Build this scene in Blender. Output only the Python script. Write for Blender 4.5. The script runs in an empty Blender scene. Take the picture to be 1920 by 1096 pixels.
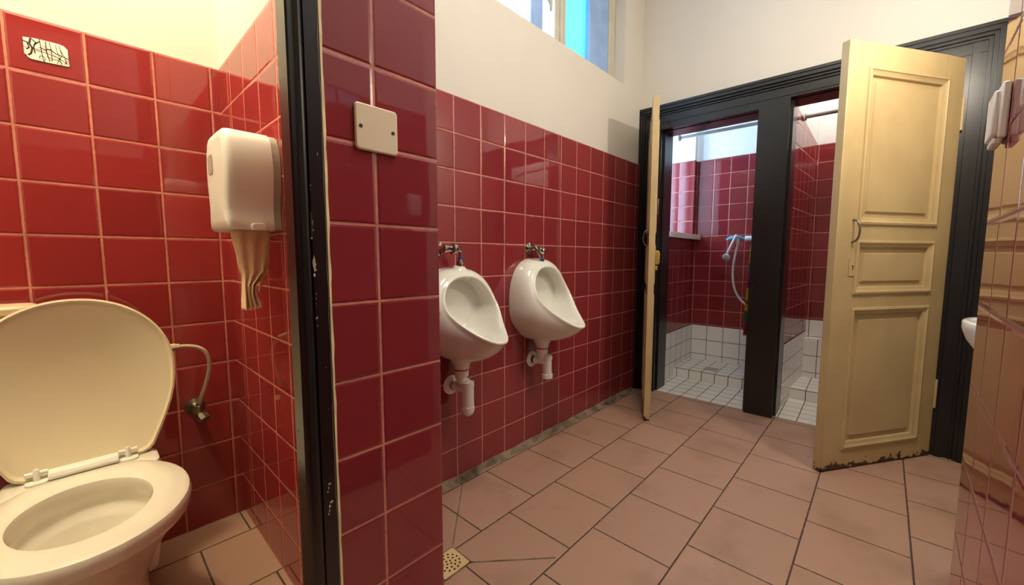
import bpy, bmesh, math, random
from mathutils import Vector, Matrix
random.seed(7)
PI = math.pi
SC = bpy.context.scene
COL = SC.collection
WL = {}          # world location of the origin of every object made here

# ------------------------------------------------------------------ helpers
class MB:
    """collects geometry in world metres, then becomes ONE mesh object"""
    def __init__(self, T=None):
        self.v = []; self.f = []; self.mi = []; self.uv = []; self.T = T; self.sm = []
    def vert(self, p):
        p = Vector(p)
        if self.T is not None: p = self.T @ p
        self.v.append(p); return len(self.v) - 1
    def face(self, idx, m=0, uv=None, smooth=False):
        self.f.append(tuple(idx)); self.mi.append(m); self.uv.append(uv); self.sm.append(smooth)
    def poly(self, pts, m=0, uv=None, smooth=False):
        self.face([self.vert(p) for p in pts], m, uv, smooth)
    def box(self, a, b, m=0):
        x0, y0, z0 = [min(a[i], b[i]) for i in range(3)]; x1, y1, z1 = [max(a[i], b[i]) for i in range(3)]
        c = [self.vert(p) for p in ((x0,y0,z0),(x1,y0,z0),(x1,y1,z0),(x0,y1,z0),(x0,y0,z1),(x1,y0,z1),(x1,y1,z1),(x0,y1,z1))]
        for q in ((3,2,1,0),(4,5,6,7),(0,1,5,4),(1,2,6,5),(2,3,7,6),(3,0,4,7)): self.face([c[i] for i in q], m)
    def prism(self, outline, dirv, m=0, smooth=False):
        """outline: list of 3D points (planar loop), extruded along dirv"""
        d = Vector(dirv); n = len(outline)
        a = [self.vert(p) for p in outline]; b = [self.vert(Vector(p) + d) for p in outline]
        self.face(a[::-1], m); self.face(b, m)
        for i in range(n):
            j = (i + 1) % n; self.face([a[i], a[j], b[j], b[i]], m, None, smooth)
    def loft(self, rings, m=0, close=True, cap0=False, cap1=False, smooth=True):
        ids = [[self.vert(p) for p in r] for r in rings]; n = len(ids[0])
        for k in range(len(ids) - 1):
            for i in range(n if close else n - 1):
                j = (i + 1) % n; self.face([ids[k][i], ids[k][j], ids[k+1][j], ids[k+1][i]], m, None, smooth)
        if cap0: self.face(ids[0][::-1], m, None, smooth)
        if cap1: self.face(ids[-1], m, None, smooth)
    def tube(self, path, r, m=0, seg=12, cap=True):
        path = [Vector(p) for p in path]; rs = r if isinstance(r, (list, tuple)) else [r] * len(path)
        rings = []; up = None
        for i, p in enumerate(path):
            t = (path[min(i+1, len(path)-1)] - path[max(i-1, 0)]).normalized()
            if up is None:
                up = Vector((0,0,1)) if abs(t.z) < .9 else Vector((1,0,0))
            s = t.cross(up).normalized(); up = s.cross(t).normalized()
            rings.append([p + (s*math.cos(2*PI*k/seg) + up*math.sin(2*PI*k/seg)) * rs[i] for k in range(seg)])
        self.loft(rings, m, True, cap, cap)
    def lathe(self, base, axis, prof, m=0, seg=24, cap=True):
        """prof: list of (distance along axis, radius)"""
        base = Vector(base); ax = Vector(axis).normalized()
        s = ax.orthogonal().normalized(); t = ax.cross(s)
        rings = [[base + ax*d + (s*math.cos(2*PI*k/seg) + t*math.sin(2*PI*k/seg)) * max(r, 1e-4) for k in range(seg)] for d, r in prof]
        self.loft(rings, m, True, cap, cap)
    def build(self, name, mats, parent=None, loc=None, bevel=0, sub=0, sharp=40, kind=None, label=None, cat=None, group=None, bseg=2):
        base = WL[parent.name] if parent is not None else Vector(loc or (0,0,0))
        me = bpy.data.meshes.new(name)
        me.from_pydata([tuple(p - base) for p in self.v], [], self.f)
        for mt in (mats if isinstance(mats, (list, tuple)) else [mats]): me.materials.append(mt)
        me.polygons.foreach_set('material_index', self.mi)
        if any(u is not None for u in self.uv):
            L = me.uv_layers.new(name='UVMap')
            for p, u in zip(me.polygons, self.uv):
                if u is None: continue
                for li, c in zip(p.loop_indices, u): L.data[li].uv = c
        anysm = any(self.sm)
        bm = bmesh.new(); bm.from_mesh(me)
        bmesh.ops.remove_doubles(bm, verts=bm.verts, dist=1e-6) if not any(u is not None for u in self.uv) else None
        if not any(u is not None for u in self.uv): bmesh.ops.recalc_face_normals(bm, faces=bm.faces)
        bm.to_mesh(me); bm.free()
        if anysm or bevel or sub:
            for p in me.polygons: p.use_smooth = True
            try: me.set_sharp_from_angle(angle=math.radians(sharp))
            except Exception: pass
        o = bpy.data.objects.new(name, me); COL.objects.link(o)
        if parent is not None: o.parent = parent
        else: o.location = base
        WL[o.name] = base
        if bevel:
            b = o.modifiers.new('bevel', 'BEVEL'); b.width = bevel; b.segments = bseg; b.limit_method = 'ANGLE'; b.angle_limit = math.radians(35)
        if sub:
            s = o.modifiers.new('sub', 'SUBSURF'); s.levels = sub; s.render_levels = sub
        if kind: o['kind'] = kind
        tag(o, label, cat, group)
        return o

def tag(o, label=None, cat=None, group=None):
    if label: o['label'] = label
    if cat: o['category'] = cat
    if group: o['group'] = group
    return o

def thing(name, label, cat, loc, group=None):
    o = bpy.data.objects.new(name, None); COL.objects.link(o); o.location = loc
    o.empty_display_size = .05
    WL[o.name] = Vector(loc)
    return tag(o, label, cat, group)

def bez(p0, p1, p2, p3, n=12):
    p0, p1, p2, p3 = map(Vector, (p0, p1, p2, p3))
    return [p0*(1-t)**3 + p1*3*t*(1-t)**2 + p2*3*t*t*(1-t) + p3*t**3 for t in [i/n for i in range(n+1)]]

def rrect(w, h, r, n=6):
    pts = []
    for cx, cy, a0 in ((w/2-r, h/2-r, 0), (-w/2+r, h/2-r, PI/2), (-w/2+r, -h/2+r, PI), (w/2-r, -h/2+r, 1.5*PI)):
        for i in range(n+1):
            a = a0 + PI/2*i/n; pts.append((cx + r*math.cos(a), cy + r*math.sin(a)))
    return pts

def lerp(a, b, t): return a + (b - a) * t
def sstep(x, a, b):
    t = min(1, max(0, (x - a) / (b - a))); return t*t*(3 - 2*t)

# ------------------------------------------------------------------ materials
def lin(r, g, b):
    f = lambda c: (c/12.92 if c <= .04045 else ((c+.055)/1.055)**2.4)
    return (f(r/255), f(g/255), f(b/255), 1)

class NT:
    def __init__(self, name):
        self.m = bpy.data.materials.new(name); self.m.use_nodes = True
        self.t = self.m.node_tree; self.n = self.t.nodes; self.l = self.t.links
        self.b = self.n['Principled BSDF']
    def node(self, typ, **kw):
        n = self.n.new(typ)
        for k, v in kw.items(): setattr(n, k, v)
        return n
    def put(self, sock, v):
        if isinstance(v, bpy.types.NodeSocket): self.l.new(v, sock)
        else: sock.default_value = v
    def math(self, op, a, b=None, c=None, clamp=False):
        n = self.node('ShaderNodeMath', operation=op, use_clamp=clamp)
        self.put(n.inputs[0], a)
        if b is not None: self.put(n.inputs[1], b)
        if c is not None: self.put(n.inputs[2], c)
        return n.outputs[0]
    def mix(self, f, a, b):
        n = self.node('ShaderNodeMix', data_type='RGBA')
        self.put(n.inputs[0], f); self.put(n.inputs[6], a); self.put(n.inputs[7], b); return n.outputs[2]
    def noise(self, vec, scale, detail=3, rough=.55, out=0):
        n = self.node('ShaderNodeTexNoise'); n.inputs['Scale'].default_value = scale
        n.inputs['Detail'].default_value = detail; n.inputs['Roughness'].default_value = rough
        if vec is not None: self.l.new(vec, n.inputs['Vector'])
        return n.outputs[out]
    def ramp(self, f, stops):
        n = self.node('ShaderNodeValToRGB'); self.put(n.inputs[0], f)
        e = n.color_ramp.elements
        while len(e) < len(stops): e.new(.5)
        for el, (p, c) in zip(e, stops): el.position = p; el.color = c if len(c) == 4 else (*c, 1)
        return n.outputs[0]
    def coord(self, which='Object'):
        return self.node('ShaderNodeTexCoord').outputs[which]
    def maprange(self, v, a, b, c=0, d=1):
        n = self.node('ShaderNodeMapRange'); self.put(n.inputs[0], v)
        for i, x in enumerate((a, b, c, d)): n.inputs[i+1].default_value = x
        return n.outputs[0]
    def bump(self, h, strength=1, dist=1, normal=None):
        n = self.node('ShaderNodeBump'); n.inputs['Strength'].default_value = strength; n.inputs['Distance'].default_value = dist
        self.l.new(h, n.inputs['Height'])
        if normal is not None: self.l.new(normal, n.inputs['Normal'])
        return n.outputs[0]
    def set(self, **kw):
        for k, v in kw.items(): self.put(self.b.inputs[k.replace('_', ' ')], v)
        return self.m

def tile_mat(name, col, grout, pitch=.152, pitchv=None, g=.0045, rough=.04, tilt=.006, var=.10, bond=False, groutrough=.8, wave=.0006, dirt=None):
    """ceramic tiles: UV in metres, grout lines at multiples of the pitch"""
    N = NT(name); pv = pitchv or pitch
    uv = N.node('ShaderNodeUVMap').outputs[0]
    sep = N.node('ShaderNodeSeparateXYZ'); N.l.new(uv, sep.inputs[0])
    v = N.math('DIVIDE', sep.outputs[1], pv); row = N.math('FLOOR', v)
    u = N.math('DIVIDE', sep.outputs[0], pitch)
    if bond: u = N.math('ADD', u, N.math('MULTIPLY', N.math('FLOORED_MODULO', row, 2.0), .5))
    cu = N.math('FLOOR', u); fu = N.math('FRACT', u); fv = N.math('FRACT', v)
    du = N.math('MULTIPLY', N.math('MINIMUM', fu, N.math('SUBTRACT', 1.0, fu)), pitch)
    dv = N.math('MULTIPLY', N.math('MINIMUM', fv, N.math('SUBTRACT', 1.0, fv)), pv)
    d = N.math('MINIMUM', du, dv)
    nz0 = N.math('MULTIPLY', N.noise(uv, 60, 2), g*.5)
    d2 = N.math('ADD', d, N.math('SUBTRACT', nz0, g*.25))
    mask = N.maprange(d2, g*.5 - .0006, g*.5 + .0006)          # 0 grout, 1 tile
    comb = N.node('ShaderNodeCombineXYZ'); N.l.new(cu, comb.inputs[0]); N.l.new(row, comb.inputs[1])
    wn = N.node('ShaderNodeTexWhiteNoise', noise_dimensions='2D'); N.l.new(comb.outputs[0], wn.inputs['Vector'])
    sc = N.node('ShaderNodeSeparateColor'); N.l.new(wn.outputs['Color'], sc.inputs[0])
    cl = N.node('ShaderNodeHueSaturation'); cl.inputs['Color'].default_value = col
    N.l.new(N.math('MULTIPLY_ADD', sc.outputs[2], 2*var, 1-var), cl.inputs['Value'])
    tilecol = cl.outputs[0]
    if dirt:
        dn = N.maprange(N.noise(uv, 3.2, 5, .62), .50, .78); tilecol = N.mix(N.math('MULTIPLY', dn, dirt[1]), tilecol, dirt[0])
        sp = N.maprange(N.noise(uv, 42, 3, .6), .66, .74); tilecol = N.mix(N.math('MULTIPLY', sp, dirt[1]*.6), tilecol, dirt[0])
    gn = N.noise(uv, 9, 3); gcol = N.mix(N.maprange(gn, .35, .7), grout, tuple([c*.62 for c in grout[:3]] + [1]))
    base = N.mix(mask, gcol, tilecol)
    # small tilt of every tile, soft ripple in the glaze, rounded tile edge
    h = N.math('ADD', N.math('MULTIPLY', N.math('SUBTRACT', sc.outputs[0], .5), N.math('MULTIPLY', fu, pitch*tilt*2)),
               N.math('MULTIPLY', N.math('SUBTRACT', sc.outputs[1], .5), N.math('MULTIPLY', fv, pv*tilt*2)))
    h = N.math('ADD', h, N.math('MULTIPLY', N.noise(uv, 5, 2), wave))
    edge = N.math('MULTIPLY', N.maprange(d, g*.4, g*.4 + .005), .0011)
    h = N.math('ADD', h, edge)
    N.set(Base_Color=base, Roughness=N.math('ADD', N.math('MULTIPLY', mask, rough - groutrough), groutrough), Normal=N.bump(h, 1, 1))
    N.b.inputs['Specular IOR Level'].default_value = .65
    return N.m

def paint(name, col, rough=.5, nscale=8, amt=.12, bump=0, col2=None, spec=.5, metal=0, coat=0):
    N = NT(name); c = N.coord()
    nz = N.noise(c, nscale, 4)
    c2 = col2 or tuple([x*(1-amt*2) for x in col[:3]] + [1])
    N.set(Base_Color=N.mix(N.maprange(nz, .35, .72), col, c2), Roughness=rough, Metallic=metal)
    N.b.inputs['Specular IOR Level'].default_value = spec
    if coat: N.b.inputs['Coat Weight'].default_value = coat; N.b.inputs['Coat Roughness'].default_value = .08
    if bump: N.set(Normal=N.bump(N.noise(c, nscale*6, 4), 1, bump))
    return N.m

RED = lin(130, 45, 50); GROUT = lin(206, 136, 116)
M = {}
M['tile_main'] = tile_mat('glazed_red_tile', RED, GROUT, .152, g=.0048)
M['tile_left'] = tile_mat('glazed_red_tile_cubicle', lin(144, 46, 46), lin(200, 126, 102), .152, g=.0052)
M['tile_right'] = tile_mat('glazed_red_tile_near', RED, lin(150, 92, 84), .152, g=.004)
M['tile_shower'] = tile_mat('glazed_red_tile_shower', RED, GROUT, .132, g=.004)
M['tile_white'] = tile_mat('white_tile', lin(240, 238, 234), lin(120, 66, 54), .132, g=.0045, rough=.12, tilt=.003, var=.03)
M['tile_white_floor'] = tile_mat('small_white_floor_tile', lin(238, 236, 228), lin(112, 74, 60), .098, g=.005, rough=.3, tilt=.004, var=.04)
M['floor'] = tile_mat('terracotta_floor_tile', lin(172, 136, 116), lin(76, 58, 48), .2965, .2875, g=.0055, rough=.42, tilt=.0015, var=.035, bond=True, groutrough=.9, wave=.0002, dirt=(lin(120, 84, 62), .55))
M['plaster'] = paint('cream_plaster', lin(206, 200, 190), .75, 3, .02, .0006)
M['plaster_white'] = paint('white_plaster', lin(232, 230, 226), .75, 3, .02, .0006)
M['ceiling'] = paint('ceiling_paint', lin(228, 222, 206), .8, 3, .02)
M['grime'] = paint('grimy_cement', lin(142, 124, 102), .9, 16, .3, .002, lin(70, 58, 46))
M['china'] = paint('white_china', lin(228, 227, 216), .12, 2, .02, coat=.4)
M['china_in'] = paint('glazed_china_toilet', lin(234, 228, 212), .15, 2, .02, coat=.3)
M['plastic'] = paint('white_plastic', lin(236, 234, 226), .32, 3, .02)
M['lidplastic'] = paint('cream_lid_plastic', lin(230, 218, 186), .42, 3, .02)
M['rail'] = paint('shaded_white_rail', lin(176, 174, 172), .4)  # white rail, greyed: its shade is put into the colour
M['tank'] = paint('brownish_tank_plastic', lin(206, 184, 150), .4, 3, .03)  # brownish beige for the tank and its lid
M['greyplastic'] = paint('grey_plastic', lin(172, 168, 154), .4, 3, .03)
M['beige'] = paint('beige_plate', lin(226, 212, 182), .4, 3, .02)
M['rubber'] = paint('dark_rubber', lin(40, 34, 32), .6)
M['orange'] = paint('orange_seal', lin(178, 110, 60), .5)
M['chrome'] = paint('chrome', lin(200, 196, 188), .12, 5, .05, metal=1)
M['oldmetal'] = paint('dull_nickel', lin(150, 146, 124), .35, 30, .2, metal=1)
M['brass'] = paint('yellowed_brass', lin(206, 172, 92), .35, 12, .15, metal=.6)
M['blue'] = paint('blue_band', lin(36, 84, 160), .4)
M['paleblue'] = paint('pale_blue_plastic', lin(110, 176, 212), .3)
M['tissue'] = paint('recycled_tissue', lin(236, 206, 166), .85, 40, .06, .0005)
M['sticker'] = paint('white_sticker', lin(250, 246, 226), .5)
M['ink'] = paint('dark_marker_ink', lin(70, 22, 18), .5)
M['drainplate'] = paint('pale_drain_plate', lin(222, 192, 140), .4, 14, .1)
M['hole'] = paint('dark_hole', lin(34, 22, 12), .9)
M['hose'] = paint('pale_hose', lin(206, 190, 156), .4)
M['tube_white'] = paint('white_tube', lin(214, 216, 222), .3)
M['caulk'] = paint('yellowed_caulk', lin(222, 204, 158), .7, 25, .2)
M['sash'] = paint('window_paint', lin(196, 190, 172), .5, 10, .08)
M['chip'] = paint('bare_wood_chip', lin(196, 184, 164), .8, 30, .2)
M['sash_daylight'] = paint('daylit_white_sash', lin(150, 182, 232), .5)  # white sash with the blue of the daylight put into its colour

def black_paint():
    N = NT('black_gloss_paint'); c = N.coord()
    nz = N.noise(c, 6, 4)
    col = N.mix(N.maprange(nz, .4, .7), lin(24, 23, 24), lin(19, 18, 19))
    mp = N.node('ShaderNodeMapping'); N.l.new(c, mp.inputs[0]); mp.inputs['Scale'].default_value = (60, 60, 3)
    N.set(Base_Color=col, Roughness=N.maprange(nz, .3, .7, .27, .33), Normal=N.bump(N.noise(mp.outputs[0], 1, 2), .5, .0002))
    return N.m
M['black'] = black_paint()

def door_paint():
    N = NT('yellowed_cream_gloss_paint'); c = N.coord()
    sep = N.node('ShaderNodeSeparateXYZ'); N.l.new(c, sep.inputs[0])
    nz = N.noise(c, 4, 4)
    col = N.mix(N.maprange(nz, .35, .7), lin(188, 165, 120), lin(176, 152, 108))
    # worn bottom edge where the paint has flaked off
    edge = N.math('ADD', sep.outputs[2], N.math('MULTIPLY', N.math('SUBTRACT', N.noise(c, 26, 4, .6), .5), .16))
    worn = N.maprange(edge, .018, .022, 1, 0)
    col = N.mix(worn, col, lin(74, 46, 30))
    chips = N.maprange(N.noise(c, 34, 4, .65), .735, .745)
    col = N.mix(N.math('MULTIPLY', chips, .6), col, lin(150, 116, 72))
    mp = N.node('ShaderNodeMapping'); N.l.new(c, mp.inputs[0]); mp.inputs['Scale'].default_value = (90, 90, 4)
    h = N.math('SUBTRACT', N.math('MULTIPLY', N.noise(mp.outputs[0], 1, 3), .0005), N.math('MULTIPLY', worn, .002))
    N.set(Base_Color=col, Roughness=N.math('MULTIPLY_ADD', worn, .4, .48), Normal=N.bump(h, 1, 1))
    return N.m
M['door'] = door_paint()

def glass_mat(name, col, rough, mixf):
    N = NT(name); out = N.n['Material Output']
    tr = N.node('ShaderNodeBsdfTransparent'); tr.inputs[0].default_value = col
    tl = N.node('ShaderNodeBsdfTranslucent'); tl.inputs[0].default_value = col
    gl = N.node('ShaderNodeBsdfGlossy'); gl.inputs['Roughness'].default_value = rough
    m1 = N.node('ShaderNodeMixShader'); m1.inputs[0].default_value = mixf
    N.l.new(tr.outputs[0], m1.inputs[1]); N.l.new(tl.outputs[0], m1.inputs[2])
    m2 = N.node('ShaderNodeMixShader'); m2.inputs[0].default_value = .07
    N.l.new(m1.outputs[0], m2.inputs[1]); N.l.new(gl.outputs[0], m2.inputs[2])
    N.l.new(m2.outputs[0], out.inputs[0]); return N.m
M['glass'] = glass_mat('clear_window_glass', (.95, .97, 1, 1), .02, .0)
M['glass_frost'] = glass_mat('blue_frosted_glass', (.20, .44, .47, 1), .2, .5)
M['glass_niche'] = glass_mat('frosted_shower_glass', (.90, .95, 1, 1), .2, .4)

def curtain_mat():
    N = NT('patchwork_curtain'); c = N.coord()
    mp = N.node('ShaderNodeMapping'); N.l.new(c, mp.inputs[0]); mp.inputs['Scale'].default_value = (3, 3, 11)
    vo = N.node('ShaderNodeTexVoronoi'); N.l.new(mp.outputs[0], vo.inputs['Vector']); vo.inputs['Scale'].default_value = 1
    sc = N.node('ShaderNodeSeparateColor'); N.l.new(vo.outputs['Color'], sc.inputs[0])
    r = N.ramp(sc.outputs[0], [(0, lin(196, 196, 40)), (.3, lin(170, 30, 90)), (.5, lin(40, 120, 60)), (.7, lin(214, 180, 60)), (.9, lin(190, 30, 40))])
    r.node.color_ramp.interpolation = 'CONSTANT'
    N.set(Base_Color=r, Roughness=.7); return N.m
M['curtain'] = curtain_mat()

# ------------------------------------------------------------------ frames of reference
CAM = Vector((-1.09296, -1.35896, 1.0012)); F_PX = 747.81
YAW, PITCH, ROLL = .749616, .0883915, -.00099138
# the shower front stands about 1.5 degrees out of square
SH = Matrix.Translation((1.775, -.9, 0)) @ Matrix.Rotation(math.radians(1.5), 4, 'Z')   # x = depth into showers, y = along the front
def shp(n, u, z): return SH @ Vector((n, u, z))
# the near right-hand wall
RW_DIR = Vector((math.cos(math.radians(-1.5)), math.sin(math.radians(-1.5)), 0)); RW_N = Vector((-RW_DIR.y, RW_DIR.x, 0))
RW_D = .106
def rwp(s, d, z):
    p = CAM + RW_DIR*s + RW_N*(d - RW_D); return Vector((p.x, p.y, z))

CEIL = 3.15
TOPZ = 1.672

# ------------------------------------------------------------------ setting
# floor
b = MB()
fx = lambda x, y: (x - .139, y + .049 + .2875*41)      # even rows carry joints at X = .139 + k*.2965
def fpoly(pts): b.poly([(x, y, 0) for x, y in pts], 0, [fx(x, y) for x, y in pts])
fpoly([(-2.6, -2.0), (1.93, -2.0), (1.93, -.45), (-2.6, -.45)])
fpoly([(-.6, -.45), (1.93, -.45), (1.93, .05), (-.6, .05)])
b.poly([(x, y, 0) for x, y in ((-2.6, -.45), (-.6, -.45), (-.6, .5), (-2.6, .5))], 0, [(x+.881+.14825, y-.292+.2875*40) for x, y in ((-2.6, -.45), (-.6, -.45), (-.6, .5), (-2.6, .5))])
fl = b.build('floor', [M['floor']], kind='structure', label='terracotta coloured square floor tiles laid in running bond', cat='floor')
# cut lines of the floor tiles around the drain
b = MB()
def strip(p, q, w=.005, z=.0012):
    p, q = Vector((*p, z)), Vector((*q, z)); d = (q-p).normalized(); s = Vector((-d.y, d.x, 0))*w/2
    b.poly([p-s, q-s, q+s, p+s])
strip((-.002, -.045), (-.287, -.328)); strip((-.287, -.419), (-.077, -.614)); strip((-.392, -.42), (-.60, -.62)); strip((-.387, -.328), (-.53, -.20))
for q in (((-.39,-.324),(-.283,-.324)), ((-.283,-.324),(-.283,-.421)), ((-.283,-.421),(-.39,-.421)), ((-.39,-.421),(-.39,-.324))): strip(*q, w=.006)
b.build('trim_7', [M['grime']], kind='structure')

def wall_quad(b, p, q, z0, z1, m, u0, u1, flip=False):
    P, Q = Vector(p), Vector(q)
    pts = [(P.x, P.y, z0), (Q.x, Q.y, z0), (Q.x, Q.y, z1), (P.x, P.y, z1)]; uv = [(u0, z0), (u1, z0), (u1, z1), (u0, z1)]
    if flip: pts.reverse(); uv.reverse()
    b.poly(pts, m, uv)

# urinal wall (Y = 0), tiled to 1.672, plastered above, with a high window
WX0, WX1, WZ0, WZ1 = -.42, 1.474, 2.162, 2.95
b = MB()
wall_quad(b, (-.60, -.008), (1.80, -.008), 0, TOPZ, 0, -.60, 1.80); b.poly([(-.6,.27,0),(1.76,.27,0),(1.76,.27,WZ0),(-.6,.27,WZ0)], 1); b.poly([(-.6,.27,WZ1),(1.76,.27,WZ1),(1.76,.27,CEIL),(-.6,.27,CEIL)], 1); b.poly([(WX1,.27,0),(1.76,.27,0),(1.76,.27,CEIL),(WX1,.27,CEIL)], 1); b.poly([(-.6,.27,0),(WX0,.27,0),(WX0,.27,CEIL),(-.6,.27,CEIL)], 1)
b.poly([(-.6,-.008,TOPZ),(1.8,-.008,TOPZ),(1.8,0,TOPZ),(-.6,0,TOPZ)], 0, [(0.02,.02)]*4)
def pl(b, x0, x1, z0, z1, y=0, m=1): b.poly([(x0,y,z0),(x1,y,z0),(x1,y,z1),(x0,y,z1)], m)
pl(b, -.6, WX0, TOPZ, CEIL); pl(b, WX1, 1.80, TOPZ, CEIL); pl(b, WX0, WX1, TOPZ, WZ0); pl(b, WX0, WX1, WZ1, CEIL)
DY = .26
b.poly([(WX0,0,WZ0),(WX1,0,WZ0),(WX1,DY,WZ0),(WX0,DY,WZ0)], 1); b.poly([(WX0,0,WZ1),(WX0,DY,WZ1),(WX1,DY,WZ1),(WX1,0,WZ1)], 1)
b.poly([(WX1,0,WZ0),(WX1,0,WZ1),(WX1,DY,WZ1),(WX1,DY,WZ0)], 1); b.poly([(WX0,0,WZ0),(WX0,DY,WZ0),(WX0,DY,WZ1),(WX0,0,WZ1)], 1)
b.build('wall_back', [M['tile_main'], M['plaster']], kind='structure', label='red glazed tile wall behind the urinals with cream plaster above', cat='wall')
# cement fillet along the foot of the urinal wall
b = MB()
n = 40; prev = None
for i in range(n+1):
    x = lerp(-.53, 1.69, i/n); w = .040 + .008*math.sin(i*1.9) + random.uniform(-.005, .005)
    ring = [b.vert((x, -.008, .022 + random.uniform(-.004, .004))), b.vert((x, -.024, .012)), b.vert((x, -w, .0015))]
    if prev:
        for k in range(2): b.face([prev[k], ring[k], ring[k+1], prev[k+1]], 0, None, True)
    prev = ring
b.build('baseboard_back', [M['grime']], kind='structure')

# toilet cubicle: back wall, side partition and the pillar that ends it
b = MB()
k = .152/.1531
wall_quad(b, (-1.95, .44), (-.715, .44), 0, TOPZ, 0, (-1.95+1.2004)*k, (-.741+1.2004)*k + .026)
b.poly([(-1.99,.448,TOPZ),(-.60,.448,TOPZ),(-.60,.448,CEIL),(-1.99,.448,CEIL)], 1)
b.poly([(-1.95,.44,TOPZ),(-.715,.44,TOPZ),(-.715,.448,TOPZ),(-1.95,.448,TOPZ)], 1)
b.build('wall_left', [M['tile_left'], M['plaster']], kind='structure', label='red glazed tile wall behind the toilet with cream plaster above', cat='wall')
b = MB()
wall_quad(b, (-.715, .44), (-.715, -.56), 0, TOPZ, 0, .44-.145, -.56-.145)                 # cubicle side
b.poly([(-.712,.46,TOPZ),(-.712,-.56,TOPZ),(-.712,-.56,CEIL),(-.712,.46,CEIL)], 2); b.poly([(-.715,.46,TOPZ),(-.715,-.56,TOPZ),(-.70,-.56,TOPZ),(-.70,.46,TOPZ)], 2)
wall_quad(b, (-.79, -.610), (-.5355, -.610), 0, TOPZ, 1, -.79+.685, -.5355+.685)               # pillar front
wall_quad(b, (-.5355, -.610), (-.5355, 0), 0, TOPZ, 1, .0, .61)                             # pillar side
b.poly([(-.79,-.604,TOPZ),(-.5395,-.604,TOPZ),(-.5395,-.604,CEIL),(-.79,-.604,CEIL)], 2)
b.poly([(-.5395,-.604,TOPZ),(-.5395,0,TOPZ),(-.5395,0,CEIL),(-.5395,-.604,CEIL)], 2)
b.poly([(-.71,-.610,TOPZ),(-.5355,-.610,TOPZ),(-.5355,0,TOPZ),(-.71,0,TOPZ)], 2)
b.poly([(-.79,-.610,0),(-.79,-.610,CEIL),(-.79,-.54,CEIL),(-.79,-.54,0)], 2)
b.poly([(-.79,-.56,0),(-.715,-.56,0),(-.715,-.56,CEIL),(-.79,-.56,CEIL)], 2)
b.build('wall_partition', [M['tile_left'], M['tile_main'], M['plaster']], kind='structure', label='tiled partition between toilet cubicle and urinals, ending in a pillar', cat='wall')
b = MB()   # cubicle left side and front wall left of the door (outside the picture)
b.box((-1.99, -.61, 0), (-1.95, .45, CEIL), 0); b.box((-2.6, -.61, 0), (-1.62, -.54, CEIL), 0); b.box((-1.62, -.61, 2.1), (-.79, -.54, CEIL), 0)
b.build('wall_front', [M['plaster']], kind='structure')
b = MB(); b.box((-.705, -.55, 0), (-.56, .47, CEIL)); b.box((-2.0, .455, 0), (-.56, .60, CEIL)); b.build('wall_core', [M['plaster']], kind='structure')
# caulk line between the frame and the pillar tiles
b = MB()
n = 60; prev = None
for i in range(n+1):
    z = 1.672*i/n; x0 = -.7915 + random.uniform(-.0015, .0008); x1 = -.7805 + random.uniform(-.0008, .0012)
    r_ = [b.vert((x0, -.6225, z)), b.vert((x1, -.6105, z)), b.vert((x1, -.6085, z))]
    if prev:
        for k in range(2): b.face([prev[k], prev[k+1], r_[k+1], r_[k]], 0, None, True)
    prev = r_
b.build('trim_5', [M['caulk']], kind='structure')

# black door frame of the toilet cubicle
b = MB()
def jamb_profile(z0, z1):
    # outline in plan, from the caulk edge across the face and round into the opening
    pts = [(-.7895,-.545),(-.7895,-.622),(-.8155,-.622),(-.8165,-.6175),(-.8195,-.6175),(-.8215,-.6255),(-.8255,-.6265),(-.8285,-.6235),(-.8315,-.6195),(-.8395,-.6195),(-.8425,-.617),(-.8425,-.577),(-.80,-.570)]
    b.prism([(x, y, z0) for x, y in pts], (0, 0, z1-z0), 0)
jamb_profile(0, 2.10)
b.box((-1.62, -.625, 2.04), (-.80, -.54, 2.11), 0); b.box((-1.64, -.625, 0), (-1.58, -.54, 2.11), 0)
def chip(pts, y=-.6270):
    b.prism([(x, y, z) for x, z in pts], (0, .0016, 0), 1)
def blob(cx, cz, w, h, seed, y):
    rnd = random.Random(seed); n = 11
    chip([(cx + w*math.cos(2*PI*i/n)*rnd.uniform(.55, 1.1), cz + h*math.sin(2*PI*i/n)*rnd.uniform(.6, 1.1)) for i in range(n)], y)
for i, (x, z, w, h) in enumerate(((-.8145,1.062,.0011,.006),(-.8165,1.034,.0016,.0022),(-.8135,1.048,.0012,.0022),(-.8140,.990,.0028,.015),(-.8115,.988,.0013,.0022),(-.8120,.978,.0016,.002),(-.8145,.969,.002,.004),(-.8130,.936,.0011,.0025),(-.8130,.928,.0009,.0025),(-.8135,.918,.0008,.0015),(-.8130,.893,.0012,.0032),(-.8155,.891,.0014,.001),(-.8130,.878,.0008,.002),(-.8150,1.125,.0008,.0022),(-.8150,1.118,.0006,.001))):
    blob(x, z, w, h, i, -.6226)
for i, (x, z, w, h) in enumerate(((-.8035,.577,.0030,.0022),(-.8055,.570,.0014,.0030),(-.8070,.563,.0016,.0022),(-.8015,.541,.0040,.0030),(-.8045,.534,.0022,.0030),(-.8055,.525,.0012,.0045),(-.8070,.519,.0014,.0020),(-.801,1.18,.0008,.003),(-.801,.80,.0006,.002),(-.80,.72,.0007,.001))):
    blob(x, z, w, h, 20+i, -.6226)
b.box((-.8190, -.6268, 1.036), (-.8160, -.615, 1.078), 2)
b.build('trim_1', [M['black'], M['chip'], M['hole']], kind='structure', bevel=.0007, label='black painted door frame of the toilet cubicle with chipped paint', cat='door frame')

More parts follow.
